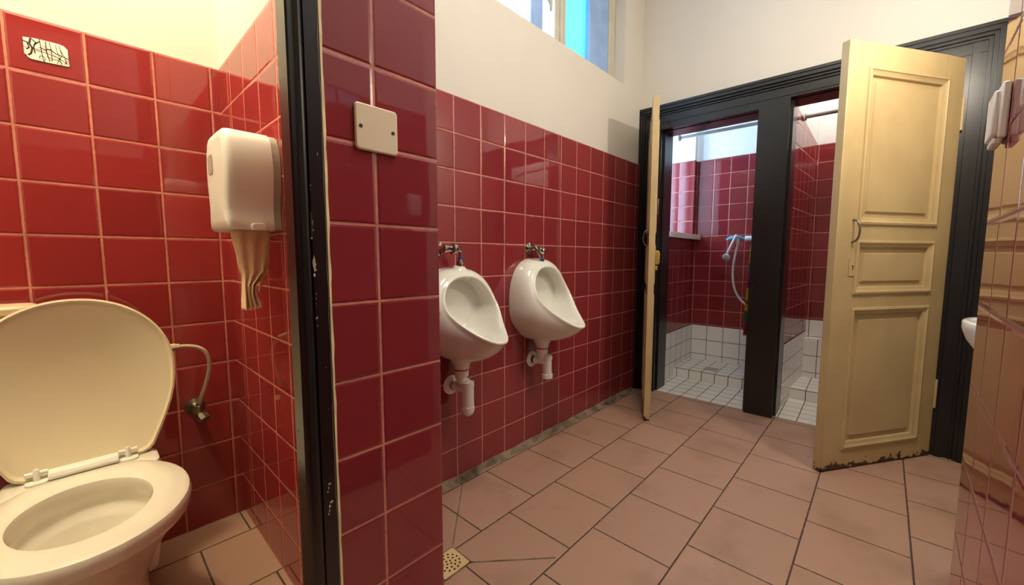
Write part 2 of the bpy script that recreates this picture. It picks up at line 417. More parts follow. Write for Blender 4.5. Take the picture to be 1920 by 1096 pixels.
# near right-hand wall (glossy red tiles seen at a grazing angle)
b = MB()
S0, S1 = -2.6, 1.165
p, q = rwp(S1, 0, 0), rwp(S0, 0, 0)
wall_quad(b, p, q, 0, TOPZ, 0, -S1 + 1.022 + .152*20, -S0 + 1.022 + .152*20)
p2, q2 = rwp(S1, -.006, 0), rwp(S0, -.006, 0)
b.poly([(p2.x,p2.y,TOPZ),(q2.x,q2.y,TOPZ),(q2.x,q2.y,CEIL),(p2.x,p2.y,CEIL)], 1)
e = rwp(S1, -.28, 0)
b.poly([(e.x,e.y,0),(p.x,p.y,0),(p.x,p.y,TOPZ),(e.x,e.y,TOPZ)], 0, [(0,0),(.28,0),(.28,TOPZ),(0,TOPZ)])
b.poly([(e.x,e.y,TOPZ),(p2.x,p2.y,TOPZ),(p2.x,p2.y,CEIL),(e.x,e.y,CEIL)], 1)
b.build('wall_right', [M['tile_right'], M['plaster']], kind='structure', label='glossy red tile wall close by on the right, mirroring the cream door', cat='wall')
# alcove wall carrying the hand basin, beyond the near wall
b = MB()
a0 = rwp(S1, -.28, 0)
b.poly([(a0.x-.02,-1.775,0),(1.80,-1.715,0),(1.80,-1.715,CEIL),(a0.x-.02,-1.775,CEIL)], 0)
b.build('wall_alcove', [M['plaster']], kind='structure')
b = MB(); b.box((-2.6, -2.0, 0), (-2.56, .5, CEIL)); b.build('wall_rear', [M['plaster']], kind='structure')
b = MB(); b.poly([(-2.6,-2.0,CEIL),(-2.6,.5,CEIL),(-.55,.5,CEIL),(-.55,.27,CEIL),(1.95,.27,CEIL),(1.95,-2.0,CEIL)]); b.build('ceiling', [M['ceiling']], kind='structure')

# ------------------------------------------------------------------ shower front: wall over the frame and the black frame
FT = 2.058
b = MB(SH)
b.poly([(.0,-.86,FT-.02),(.0,.93,FT-.02),(.0,.93,CEIL),(.0,-.86,CEIL)], 0)
b.poly([(.19,-.86,1.94),(.19,-.86,CEIL),(.19,.93,CEIL),(.19,.93,1.94)], 0)
b.build('wall_far', [M['plaster']], kind='structure', label='cream plaster wall above the black shower door frame', cat='wall')

b = MB(SH)
LO0, LO1, LOZ = .156, .752, 1.897      # left opening
RO0, RO1, ROZ = -.668, -.003, 1.930    # right opening
b.box((0, LO1, 0), (.20, .915, FT)); b.box((0, LO0, LOZ), (.20, LO1, FT))
b.box((0, RO1, 0), (.245, LO0, FT)); b.box((0, RO0, ROZ), (.20, RO1, FT)); b.box((0, -.812, 0), (.20, RO0, FT))
# stops set back inside the openings
b.box((.05, LO0, 0), (.20, LO0+.012, LOZ)); b.box((.05, LO1-.012, 0), (.20, LO1, LOZ)); b.box((.05, LO0, LOZ-.004), (.20, LO1, LOZ))
b.box((.05, RO1-.012, 0), (.22, RO1, ROZ)); b.box((.05, RO0, 0), (.20, RO0+.012, ROZ)); b.box((.05, RO0, ROZ-.004), (.20, RO1, ROZ))
# stepped architrave along the top and both outer sides
def mould(w0, w1, d):
    # w0..w1 measured inwards from the outer edge of the frame, d = how far it stands proud
    b.box((-d, -.812+w0, FT-w1), (.002, .915, FT-w0)); b.box((-d, -.812+w0, 0), (.002, -.812+w1, FT-w0)); 
    b.box((-d, .915-w1, 0), (.002, .915-w0, FT-w0))
mould(0, .016, .034); mould(.0155, .036, .028); mould(.0355, .050, .016); mould(.056, .064, .009)
# lines planed into the boards
b.box((-.004, -.812+.064, FT-.115), (.002, .915-.05, FT-.109))
for o in range(1): b.box((-.010, -.725, 0), (.002, -.700, 1.99))
fr = b.build('trim_2', [M['black']], kind='structure', bevel=.003, label='black painted timber front with two shower doorways', cat='door frame')

# ------------------------------------------------------------------ showers
BK, B2, LW, PT = .945, .985, .785, 0
STEP, SZ = .515, .075
b = MB(SH)
def sq(pts, m, uvs): b.poly(pts, m, uvs)
# floors
def flat(n0, n1, u0, u1, z, m=0): sq([(n0,u0,z),(n1,u0,z),(n1,u1,z),(n0,u1,z)], m, [(u0-.757,n0-.515),(u0-.757,n1-.515),(u1-.757,n1-.515),(u1-.757,n0-.515)])
flat(.045, STEP, -.82, .92, .0015); flat(STEP, 1.1, -.82, .80, SZ)
sq([(STEP,.80,0),(STEP,-.82,0),(STEP,-.82,SZ-.004),(STEP,.80,SZ-.004)], 0, [(.80-.757,.01),(-.82-.757,.01),(-.82-.757,.09),(.80-.757,.09)])
sq([(STEP,.80,SZ-.004),(STEP,-.82,SZ-.004),(STEP,-.82,SZ),(STEP,.80,SZ)], 1, [(0,0)]*4)
b.build('floor_shower', [M['tile_white_floor'], M['tile_white']], kind='structure', label='small white floor tiles with a low step inside the two showers', cat='floor')

TT = 1.850; WT = .389; SCEIL = 2.75
VO = TT                                  # grout rows count down from the top
def vq(b, n0, u0, n1, u1, z0, z1, m, a0, a1, flip=False, vo=TT, zs=None):
    z1b = z1 if zs is None else zs
    pts = [(n0,u0,z0),(n1,u1,z0),(n1,u1,z1b),(n0,u0,z1)]; uv = [(a0,z0-vo+13.2),(a1,z0-vo+13.2),(a1,z1b-vo+13.2),(a0,z1-vo+13.2)]
    if flip: pts.reverse(); uv.reverse()
    b.poly(pts, m, uv)
b = MB(SH)
# back wall of the left shower: red above, white dado below, plaster on top
vq(b, BK, LW, BK, .10, 0, TT, 0, LW-.781, .10-.781); vq(b, BK-.004, LW, BK-.004, .10, 0, WT, 1, LW-.781, .10-.781, vo=WT)
vq(b, BK+.006, LW+.5, BK+.006, .10, TT-.1, SCEIL, 2, 0, 1)
# back wall of the right shower with a tiled ledge
vq(b, B2, .10, B2, -.82, 0, TT, 0, .04, -.88); vq(b, B2-.004, .10, B2-.004, -.82, 0, .517, 1, .05, -.87, vo=.517)
vq(b, B2-.06, .10, B2-.06, -.82, 0, .375, 1, .115, -.805, vo=.375); b.poly([(B2-.06,.1,.375),(B2,.1,.375),(B2,-.82,.375),(B2-.06,-.82,.375)], 1, [(.02,.02),(.08,.02),(.08,.11),(.02,.11)])
vq(b, B2+.006, .10, B2+.006, -.82, TT-.1, SCEIL, 2, 0, 1)
b.build('wall_shower_back', [M['tile_shower'], M['tile_white'], M['plaster_white']], kind='structure', label='red tile back wall of the showers with white tile dado', cat='wall')
b = MB(SH)
# left wall with a window niche above the sill
NZ0, NN0, NN1, ND = 1.175, .22, .872, .30
vq(b, .19, LW, BK, LW, 0, NZ0, 0, .19-BK, 0); vq(b, .19, LW-.004, BK, LW-.004, 0, WT, 1, .19-BK, 0, vo=WT)
vq(b, NN1, LW, BK, LW, NZ0, TT, 0, NN1-BK, 0); vq(b, .19, LW, NN0, LW, NZ0, TT, 0, .19-BK, NN0-BK)
vq(b, NN1, LW+.004, BK, LW+.004, TT, SCEIL, 2, 0, 1); vq(b, .19, LW+.004, NN0, LW+.004, TT, SCEIL, 2, 0, 1); vq(b, NN0, LW+.004, NN1, LW+.004, 2.45, SCEIL, 2, 0, 1)
vq(b, NN1, LW+ND, NN1, LW, NZ0, TT, 0, -ND-.002, -.002); vq(b, NN1+.006, LW+ND, NN1+.006, LW, TT, 2.45, 2, 0, 1)
vq(b, NN0, LW, NN0, LW+ND, NZ0, 2.45, 2, 0, 1); b.poly([(NN0,LW,2.45),(NN1,LW,2.45),(NN1,LW+ND,2.45),(NN0,LW+ND,2.45)], 2)
b.build('wall_shower_side', [M['tile_shower'], M['tile_white'], M['plaster_white']], kind='structure', label='left shower side wall with a window recess above a white ledge', cat='wall')
b = MB(SH)
# partition between the showers (its right face leans a little)
vq(b, .20, LO0, BK+.1, LO0, 0, TT, 0, .2, BK+.1, True); vq(b, .20, LO0+.004, BK+.1, LO0+.004, 0, WT, 1, .2, BK+.1, True, vo=WT); vq(b, .2, LO0-.006, BK+.1, LO0-.006, TT, SCEIL, 2, 0, 1, True)
vq(b, .244, -.010, B2, -.062, 0, 1.94, 0, .244-B2, 0, zs=TT); vq(b, .244, -.014, B2, -.066, 0, .43, 1, .244-B2, 0, vo=.43); 
vq(b, .2, -.002, B2, -.056, TT-.05, SCEIL, 2, 0, 1)
b.build('wall_shower_partition', [M['tile_shower'], M['tile_white'], M['plaster_white']], kind='structure', label='tiled wall dividing the two showers behind the black middle post', cat='wall')
b = MB(SH)
vq(b, .20, -.80, B2+.1, -.80, 0, TT, 0, 0, .9, True); vq(b, .20, -.796, B2+.1, -.796, 0, WT, 1, 0, .9, True, vo=WT); vq(b, .2, -.806, B2+.1, -.806, TT, SCEIL, 2, 0, 1, True)
b.poly([(.19,-.82,SCEIL),(.19,1.1,SCEIL),(1.1,1.1,SCEIL),(1.1,-.82,SCEIL)], 2)
b.build('ceiling_shower', [M['tile_shower'], M['tile_white'], M['plaster_white']], kind='structure')

# niche window with frosted glass and white ledge
w2 = thing('window_2', 'frosted window set in the recess of the left shower wall', 'window', shp(.5, LW+ND, NZ0)); w2['kind'] = 'structure'
b = MB(SH)
y0, y1 = LW+ND-.05, LW+ND
for a, c in (((NN0,y0,NZ0),(NN0+.05,y1,2.45)), ((NN1-.05,y0,NZ0),(NN1,y1,2.45)), ((NN0,y0,NZ0),(NN1,y1,NZ0+.05)), ((NN0,y0,2.40),(NN1,y1,2.45)), ((.52,y0,NZ0),(.57,y1,2.45))): b.box(a, c)
b.build('window_frame', [M['sash']], parent=w2, bevel=.004)
b = MB(SH); b.box((NN0+.04, y0+.02, NZ0+.04), (.53, y0+.026, 2.41)); b.box((.56, y0+.02, NZ0+.04), (NN1-.04, y0+.026, 2.41)); b.build('window_pane', [M['glass_niche']], parent=w2)
b = MB(SH)
b.box((NN0-.03, LW-.055, NZ0-.004), (NN1+.055, LW+ND, NZ0+.024)); b.box((NN0-.03, LW-.055, NZ0-.02), (NN1+.055, LW-.035, NZ0))
b.build('window_sill', [M['plastic']], parent=w2, bevel=.004)

# high window over the urinals
w1 = thing('window_1', 'high casement window letting bluish daylight in above the urinals', 'window', (.5, .2, WZ0)); w1['kind'] = 'structure'
b = MB(); y0, y1 = .075, .15
for a, c in (((WX0,y0,WZ0),(WX0+.05,y1,WZ1)), ((WX1-.075,y0,WZ0),(WX1,y1,WZ1)), ((WX0,y0,WZ0),(WX1,y1,WZ0+.06)), ((WX0,y0,WZ1-.05),(WX1,y1,WZ1)), ((.80,y0,WZ0),(.905,y1,WZ1)), ((.838,y0-.015,WZ0),(.862,y1,WZ1)), ((.12,y0,WZ0),(.20,y1,WZ1))): b.box(a, c)
b.build('window_frame', [M['sash']], parent=w1, bevel=.006)
b = MB()
for a, c in (((.605,.085,WZ0+.055),(.705,.14,WZ1-.05)), ((.19,.085,WZ0+.055),(.24,.14,WZ1-.05)), ((1.17,.085,WZ0+.055),(1.40,.14,WZ1-.05)), ((.90,.085,WZ0+.055),(.915,.14,WZ1-.05))): b.box(a, c)
b.build('sash', [M['sash_daylight']], parent=w1, bevel=.005)
b = MB(); b.box((.93,.11,WZ0+.05),(1.18,.116,WZ1-.05)); b.build('frosted_pane', [M['glass_frost']], parent=w1)
b = MB(); b.box((-.37,.11,WZ0+.05),(.13,.116,WZ1-.05)); b.box((.23,.11,WZ0+.05),(.62,.116,WZ1-.05)); b.box((.70,.11,WZ0+.05),(.81,.116,WZ1-.05)); b.build('clear_pane', [M['glass']], parent=w1)
b = MB(); b.tube([(.700,.08,2.44),(.715,.06,2.40),(.735,.055,2.37)], .009); b.tube([(.735,.055,2.44),(.735,.055,2.34)], .008); b.lathe((.69,.085,2.46),(0,-1,0),[(0,.014),(.02,.012)])
b.build('window_catch', [M['greyplastic']], parent=w1)

# ------------------------------------------------------------------ doors
def make_door(name, label, H, Fp, width, height, thick, hside, mats, lockside):
    """H hinge foot, Fp free-edge foot; side=+1: panels/handle modelled alike on both faces"""
    H = Vector((*H, 0)); e = (Vector((*Fp, 0)) - H).normalized(); nrm = Vector((-e.y, e.x, 0))
    if nrm.dot(CAM - H) < 0: nrm = -nrm          # +y faces the camera side
    T = Matrix(((e.x, nrm.x, 0, H.x), (e.y, nrm.y, 0, H.y), (0, 0, 1, 0), (0, 0, 0, 1)))
    root = thing(name, label, 'door', H, 'shower doors'); root['kind'] = 'thing'
    hw = thick/2
    b = MB(T); W = width; z0 = .008
    # stiles and rails (u measured from the hinge)
    sl, sr = .118, W - .128
    rails = [(z0, .118), (.755, .850), (1.062, 1.165), (height-.118, height)]
    b.box((0, -hw, z0), (sl, hw, height)); b.box((sr, -hw, z0), (W, hw, height))
    for a, c in rails: b.box((sl, -hw, a), (sr, hw, c))
    panels = [(.118, .755), (.850, 1.062), (1.165, height-.118)]
    for a, c in panels: b.box((sl-.002, -hw+.014, a-.002), (sr+.002, hw-.014, c+.002))
    leaf = b.build('leaf', [M['door']], parent=root, bevel=.003)
    for a, c in panels:
        b = MB(T)
        for sgn in (1, -1):
            def mitre(inset0, inset1, y0_, y1_):
                o = [(sl+inset0, a+inset0), (sr-inset0, a+inset0), (sr-inset0, c-inset0), (sl+inset0, c-inset0)]
                i = [(sl+inset1, a+inset1), (sr-inset1, a+inset1), (sr-inset1, c-inset1), (sl+inset1, c-inset1)]
                for q in range(4):
                    r = (q+1) % 4
                    b.poly([(o[q][0], sgn*y0_, o[q][1]), (o[r][0], sgn*y0_, o[r][1]), (i[r][0], sgn*y1_, i[r][1]), (i[q][0], sgn*y1_, i[q][1])])
            # bolection moulding: stands proud of the rail, then steps down to the panel field
            mitre(-.017, -.0155, hw, hw+.007); mitre(-.0155, -.006, hw+.007, hw+.009); mitre(-.006, -.003, hw+.009, hw+.005); mitre(-.003, .004, hw+.005, hw+.001)
            mitre(.004, .014, hw+.001, hw-.002); mitre(.014, .017, hw-.002, hw-.014)
            # raised field
            k0, k1 = .040, .044
            mitre(k0, k1, hw-.014, hw-.006)
            b.poly([(sl+k1, sgn*(hw-.006), a+k1), (sr-k1, sgn*(hw-.006), a+k1), (sr-k1, sgn*(hw-.006), c-k1), (sl+k1, sgn*(hw-.006), c-k1)])
        b.build('panel', [M['door']], parent=leaf)
    # pull handle
    b = MB(T)
    hz0, hz1, hu = 1.068, 1.170, W - .088
    for sgn in (hside,):
        pth = [(hu, sgn*(hw), hz0), (hu, sgn*(hw+.004), hz0+.003)] + [(hu, sgn*(hw + .004 + .027*math.sin(PI*t/14)**.8), lerp(hz0+.004, hz1-.004, .5-.5*math.cos(PI*t/14))) for t in range(1, 14)] + [(hu, sgn*(hw+.004), hz1-.003), (hu, sgn*hw, hz1)]
        b.tube(pth, .0045, seg=8)
    tag(b.build('handle', [M['oldmetal']], parent=root), 'dull metal bow handle')
    # lock plate with keyhole
    b = MB(T)
    for sgn in (hside,):
        y_ = sgn*hw
        b.box((W-.122, y_, .917), (W-.080, y_+sgn*.003, .999))
    lkp = b.build('lock_plate', [M['door']], parent=root, bevel=.001)
    b = MB(T)
    for sgn in (hside,):
        y_ = sgn*(hw+.003)
        b.lathe((W-.101, y_-sgn*.001, .962), (0, sgn, 0), [(0,.0045),(.0015,.0045)], seg=10); b.box((W-.103, y_-.0005, .945), (W-.099, y_+sgn*.0006, .962))
    b.build('keyhole', [M['hole']], parent=lkp)
    if lockside:
        b = MB(T); b.box((W-.05, -hw, .958), (W-.004, -hw-.024, 1.04)); b.box((W-.042, -hw-.023, .966), (W-.014, -hw-.029, 1.03)); b.box((W-.04, -hw, .925), (W-.006, -hw-.018, .950))
        tag(b.build('rim_lock', [M['brass']], parent=root, bevel=.002), 'yellow painted rim lock box')
        b = MB(T); b.tube([(W-.012,-hw,1.25),(W-.012,-hw-.010,1.25),(W-.012,-hw-.010,1.34),(W-.012,-hw,1.34)], .003, seg=8); b.build('hook', [M['oldmetal']], parent=root)
    for zz in (1.60, .25):
        b = MB(T); b.box((-.024, hw-.012, zz), (.004, hw-.008, zz+.145)); b.tube([(-.004, hw, zz), (-.004, hw, zz+.145)], .006, seg=8)
        b.build('hinge', [M['door']], parent=root)
    # free-edge details: chipped nick and latch
    return root
D2 = make_door('door_2', 'open cream panelled door of the right shower, facing the viewer', (1.784, -1.568), (1.198, -1.183), .701, 1.926, .036, 1, M, False)
D1 = make_door('door_1', 'open cream door of the left shower, seen edge-on', (1.772, -.078), (1.204, -.349), .63, 1.924, .036, 1, M, True)
bl = None

# ------------------------------------------------------------------ toilet
tc = (-1.123, .02)
tl = thing('toilet', 'white toilet with raised lid and no seat against the red tile wall', 'toilet', (-1.105, .05, 0))
def ell(cx, cy, a, bb, z, n=48, back=1.0, p=2.0):
    pts = []
    for i in range(n):
        t = 2*PI*i/n; c, s = math.cos(t), math.sin(t)
        x = a*math.copysign(abs(c)**(2/p), c); y = bb*math.copysign(abs(s)**(2/p), s)
        if s > 0: y *= back
        pts.append((cx+x, cy+y, z))
    return pts
b = MB()
cx, cy = tc
outer = [ell(cx, .13, .120, .19, 0), ell(cx, .13, .112, .18, .03), ell(cx, .12, .100, .165, .09), ell(cx, .11, .106, .160, .16), ell(cx, .08, .130, .180, .24),
         ell(cx, .040, .156, .212, .31), ell(cx, .016, .174, .228, .350), ell(cx, .008, .181, .236, .362), ell(cx, .002, .190, .247, .370), ell(cx, .001, .194, .251, .380), ell(cx, .001, .194, .251, .398), ell(cx, .001, .190, .246, .408), ell(cx, .001, .182, .237, .412)]
ix, iy = cx-.003, -.013
inner = [ell(ix, iy, .126, .158, .412), ell(ix, iy, .120, .151, .409), ell(ix, iy, .117, .148, .400), ell(ix, iy, .118, .149, .366), ell(ix, iy, .122, .153, .360), ell(ix, iy, .122, .153, .345), ell(ix, iy, .116, .148, .334),
         ell(ix, iy, .103, .136, .322), ell(ix, iy, .098, .130, .314), ell(ix, iy+.008, .088, .115, .275), ell(ix, iy+.015, .070, .088, .245), ell(ix, iy+.02, .04, .05, .236)]
b.loft(outer + inner, 0, True, True, True)
# back flange and body joining the wall
b.loft([rr for rr in [[(cx+x, .23+y*1.0, z) for x, y in rrect(w, h, min(.04, h*.3))] for w, h, z in ((.26,.20,.10),(.28,.24,.2),(.30,.19,.33),(.31,.15,.385),(.30,.145,.406),(.28,.13,.410))]], 0, True, True, True)
bowl = b.build('bowl', [M['china_in']], parent=tl, sharp=38)
# lid
b = MB()
LT = math.radians(4)                          # leans back against the cistern
def lidp(x, z, d): return (cx + .004 + x, .248 + z*math.sin(LT) + d*math.cos(LT), .412 + z*math.cos(LT) - d*math.sin(LT))
def lid_outline(sc=1.0):
    zc, n = .262, 40
    half = [(.204*math.copysign(abs(math.sin(PI/2*i/n))**.96, 1), zc + .212*math.cos(PI/2*i/n)) for i in range(n+1)]
    low = [(.2035,.225),(.199,.185),(.190,.145),(.177,.105),(.162,.066),(.150,.038),(.141,.018),(.131,.007),(.118,.001),(.10,-.002),(.05,-.003),(0,-.003)]
    half += low
    loop = half + [(-x, z) for x, z in half[-2:0:-1]]
    return [(x*sc, zc + (z-zc)*sc) for x, z in loop]
o1, o2, o3 = lid_outline(1), lid_outline(.975), lid_outline(.955)
b.loft([[lidp(x, z, .020) for x, z in o2], [lidp(x, z, .012) for x, z in o1], [lidp(x, z, -.004) for x, z in o1], [lidp(x, z, -.006) for x, z in o2], [lidp(x, z, -.001) for x, z in o3], [lidp(x, z, .002) for x, z in lid_outline(.94)]], 0, True, True, True)
lid = b.build('lid', [M['lidplastic']], parent=tl, sharp=50)
b = MB(); hx0, hx1 = cx-.068, cx+.066
b.prism([(hx0, y, z) for y, z in ((.218,.412),(.212,.420),(.220,.432),(.240,.436),(.250,.428),(.250,.412))], (hx1-hx0, 0, 0))
b.build('hinge_bar', [M['plastic']], parent=tl, bevel=.003)
for hx in (cx-.088, cx+.086):
    b = MB(); b.prism([(hx+x, .228+y, .409) for x, y in rrect(.042, .040, .015, 4)], (0,0,.007)); b.lathe((hx, .235, .413), (0,0,1), [(0,.007),(.03,.006),(.033,.004)], seg=12); b.lathe((hx-.02, .240, .433),(1,0,0),[(0,.006),(.04,.006)], seg=10)
    b.build('hinge', [M['plastic']], parent=tl)

# cistern behind the lid
ci = thing('cistern', 'low plastic cistern hidden behind the raised toilet lid', 'cistern', (cx-.02, .43, .40))
b = MB(); b.prism([(-1.36+x, .374+y, .45) for x, y in rrect(.33, .116, .035)], (0,0,.392)); b.build('tank', [M['tank']], parent=ci, bevel=.006)
b = MB(); b.prism([(-1.36+x, .374+y, .840) for x, y in rrect(.345, .126, .038)], (0,0,.030)); b.build('tank_lid', [M['tank']], parent=ci, bevel=.008)

b = MB()
hp = bez((-.897,.345,.703),(-.79,.345,.705),(-.80,.355,.62),(-.838,.385,.50),18) + [Vector((-.842,.395,.474))]
b.tube(hp, .0065); b.tube([(-1.193,.362,.700),(-1.0,.345,.703),(-.91,.345,.703)],.008); b.lathe((-.925,.345,.703),(1,0,0),[(0,.011),(.004,.0125),(.024,.0125),(.026,.010),(.034,.010)], seg=8)
hs = b.build('supply_hose', [M['hose']], loc=(-.897,.345,.703), label='pale flexible hose from the cistern down to the wall valve', cat='hose')
sv = thing('stop_valve', 'small dull metal angle valve on the tiles right of the toilet lid', 'valve', (-.845,.44,.455))
b = MB(); b.lathe((-.848,.441,.462),(0,-1,0),[(0,.031),(.004,.030),(.012,.016),(.03,.014),(.055,.014)], seg=20); b.lathe((-.842,.395,.452),(0,0,1),[(0,.012),(.022,.012),(.024,.010),(.03,.0095)], seg=8); b.build('body', [M['oldmetal']], parent=sv)
b = MB(); b.lathe((-.842,.400,.448),(.25,-.6,-.55),[(0,.012),(.014,.014),(.016,.019),(.036,.019),(.038,.012)], seg=8); b.build('knob', [M['oldmetal']], parent=sv)

# ------------------------------------------------------------------ toilet paper dispenser
pd = thing('paper_dispenser', 'white jumbo toilet paper dispenser on the cubicle side wall', 'paper dispenser', (-.715, -.02, 1.2))
def disp_outline(x, s=1.0, dz=0):
    half = [(.0,1.327),(.04,1.327),(.066,1.325),(.086,1.315),(.098,1.296),(.105,1.268),(.109,1.240),(.109,1.212),(.105,1.182),(.098,1.152),(.094,1.124),(.095,1.100),(.099,1.074),(.097,1.071),(.0,1.071)]
    loop = half + [(-y, z) for y, z in half[-2:0:-1]]
    return [(x, -.058 + y*s*-1, 1.2 + (z-1.2)*s) for y, z in loop]
b = MB(); b.loft([disp_outline(-.735), disp_outline(-.822), disp_outline(-.832, .985), disp_outline(-.839, .93), disp_outline(-.842, .8), disp_outline(-.844, .5)], 0, True, True, True); cov = b.build('cover', [M['plastic']], parent=pd, sharp=60)
b = MB(); b.loft([disp_outline(-.7165, .985), disp_outline(-.7365, .985)], 0, True, True, True); tag(b.build('back_plate', [M['greyplastic']], parent=pd, sharp=60), 'grey back shell')
b = MB(); b.prism([(-.775+x, -.172, 1.079+z) for x, z in rrect(.034, .017, .007, 4)], (0, .03, 0)); b.build('latch_tab', [M['plastic']], parent=pd, bevel=.002)
b = MB()
for i in range(26):
    x = -.828 + i*.0032; b.prism([(x, -.150, 1.0705), (x+.0032, -.150, 1.0705), (x+.0016, -.150, 1.0665)], (0, .001, 0))
b.build('tear_edge', [M['greyplastic']], parent=pd)
b = MB(); b.prism([(-.8455, -.03+y, 1.245+z) for y, z in rrect(.05, .05, .010, 4)], (.006, 0, 0)); tag(b.build('sight_window', [M['greyplastic']], parent=pd), 'small grey sight window on the front')

# hanging paper
b = MB()
nz_ = 40; nx = 30
def pin(z, tab):
    for (z0, a0), (z1, a1) in zip(tab, tab[1:]):
        if z <= z0 and z >= z1: return lerp(a0, a1, sstep((z0-z)/(z0-z1), 0, 1))
    return tab[-1][1]
LFT = [(1.09,-.8265),(1.07,-.8265),(.985,-.815),(.945,-.8085),(.925,-.8075),(.86,-.8095),(.855,-.8095)]
RGT = [(1.09,-.734),(1.07,-.7345),(1.0,-.7385),(.965,-.742),(.942,-.762),(.925,-.7755),(.905,-.776),(.862,-.764),(.855,-.764)]
rows = []
for j in range(nz_+1):
    t = j/nz_; z = 1.088 - t*.229; x0, x1 = pin(z, LFT), pin(z, RGT)
    amp = .0012 + .0045*sstep(t, .35, .62)
    row = []
    for i in range(nx+1):
        k = i/nx
        y = -.112 + amp*math.sin(k*PI*(5 + 3*t) + 1.3) + amp*.5*math.sin(k*17 + 9*t) - .006*math.sin(PI*k)
        row.append((lerp(x0, x1, k), y, z + (.0025*math.sin(k*31) if j == nz_ else 0) + .004*k*sstep(t, .8, 1)))
    rows.append(row)
b.loft(rows, 0, False)
# a torn tongue of the sheet hanging loose on the right
rows = []
for j in range(15):
    t = j/14; z = .985 - t*.083
    x0 = lerp(-.760, -.7690, t); x1 = lerp(-.7395, -.7640, sstep(t, .15, 1))
    rows.append([(lerp(x0, x1, k/6), -.108 + .004*math.sin(k*1.1 + 3*t), z) for k in range(7)])
b.loft(rows, 0, False)
tp = b.build('toilet_paper', [M['tissue']], loc=(-.78, -.1, 1.08), label='brown recycled toilet paper hanging twisted from the white dispenser', cat='toilet paper')
so = tp.modifiers.new('thick', 'SOLIDIFY'); so.thickness = .0008

# sticker with marker scribble
st = thing('sticker', 'white scribbled sticker on the top tile above the toilet', 'sticker', (-1.125, .439, 1.585))
b = MB()
o = [(-1.1665,1.612),(-1.158,1.613),(-1.150,1.615),(-1.140,1.616),(-1.1,1.6165),(-1.09,1.614),(-1.083,1.606),(-1.083,1.57),(-1.0815,1.563),(-1.0835,1.559),(-1.10,1.5585),(-1.13,1.557),(-1.155,1.557),(-1.1615,1.561),(-1.163,1.566),(-1.1665,1.568)]
b.prism([(x, .4375, z) for x, z in o], (0, .0022, 0)); sts = b.build('sheet', [M['sticker']], parent=st)
b = MB()
def ink(pts, w=.0011):
    pts = [(-1.1665 + .0835*x, 1.6165 - .0595*y) for x, y in pts]
    for (x0, z0), (x1, z1) in zip(pts, pts[1:]):
        d = Vector((x1-x0, z1-z0)); L = d.length
        if L < 1e-6: continue
        d /= L; s = Vector((-d.y, d.x))*w*.7; x0 -= d.x*w*.3; z0 -= d.y*w*.3; x1 += d.x*w*.3; z1 += d.y*w*.3
        b.prism([(x0-s.x,.4372,z0-s.y),(x1-s.x,.4372,z1-s.y),(x1+s.x,.4372,z1+s.y),(x0+s.x,.4372,z0+s.y)], (0,.0006,0))
for pts, w in (([(.36,.0),(.38,.3),(.39,.65),(.42,.99)],.0012), ([(.50,.05),(.50,.5),(.53,.75),(.56,.92)],.0016), ([(.58,.05),(.62,.4),(.61,.9)],.0011), ([(.72,.1),(.76,.45),(.80,.7),(.83,1)],.001), ([(.80,.1),(.86,.4),(.93,.6),(.94,.9)],.001),
               ([(.35,.38),(.47,.43),(.60,.36),(.72,.5),(.85,.55),(1,.62)],.0018), ([(.25,.55),(.5,.58),(.62,.62),(.78,.68),(.9,.8),(1,.86)],.0012), ([(.20,.5),(.45,.48),(.6,.5),(.8,.75)],.0008), ([(.40,.3),(.48,.3),(.62,.44)],.0008), ([(.33,.9),(.34,.78),(.41,.74),(.46,.85),(.43,1)],.001),
               ([(.0,.25),(.08,.27),(.12,.5),(.06,.6)],.0022), ([(.17,.05),(.13,.3),(.19,.5),(.15,.75),(.09,.85)],.0030), ([(.2,.1),(.28,.2),(.22,.42),(.24,.7)],.002), ([(.5,.72),(.65,.8),(.75,.78),(.84,.9)],.0012), ([(.72,.95),(.78,.75),(.86,.5),(.82,.3)],.0009), ([(0,.5),(.1,.52)],.001), ([(.9,.9),(.97,.75),(.9,.68)],.001), ([(.24,.3),(.36,.12)],.002)): ink(pts, w)
b.build('scribble', [M['ink']], parent=sts)

# blank cover plate on the pillar
cp = thing('blank_cover_plate', 'blank beige cover plate with two screws on the tiled pillar', 'cover plate', (-.6825, -.61, 1.25))
b = MB(); b.prism([(-.6825+x, -.6165, 1.2495+z) for x, z in rrect(.090, .0875, .008, 5)], (0, .0065, 0)); cpp = b.build('plate', [M['beige']], parent=cp, bevel=.003)
for sx in (-.034, .034):
    b = MB(); b.lathe((-.6825+sx, -.6164, 1.2495), (0,-1,0), [(0,.0038),(.0012,.0034),(.0014,.001)], seg=12); b.build('screw', [M['rubber']], parent=cpp)

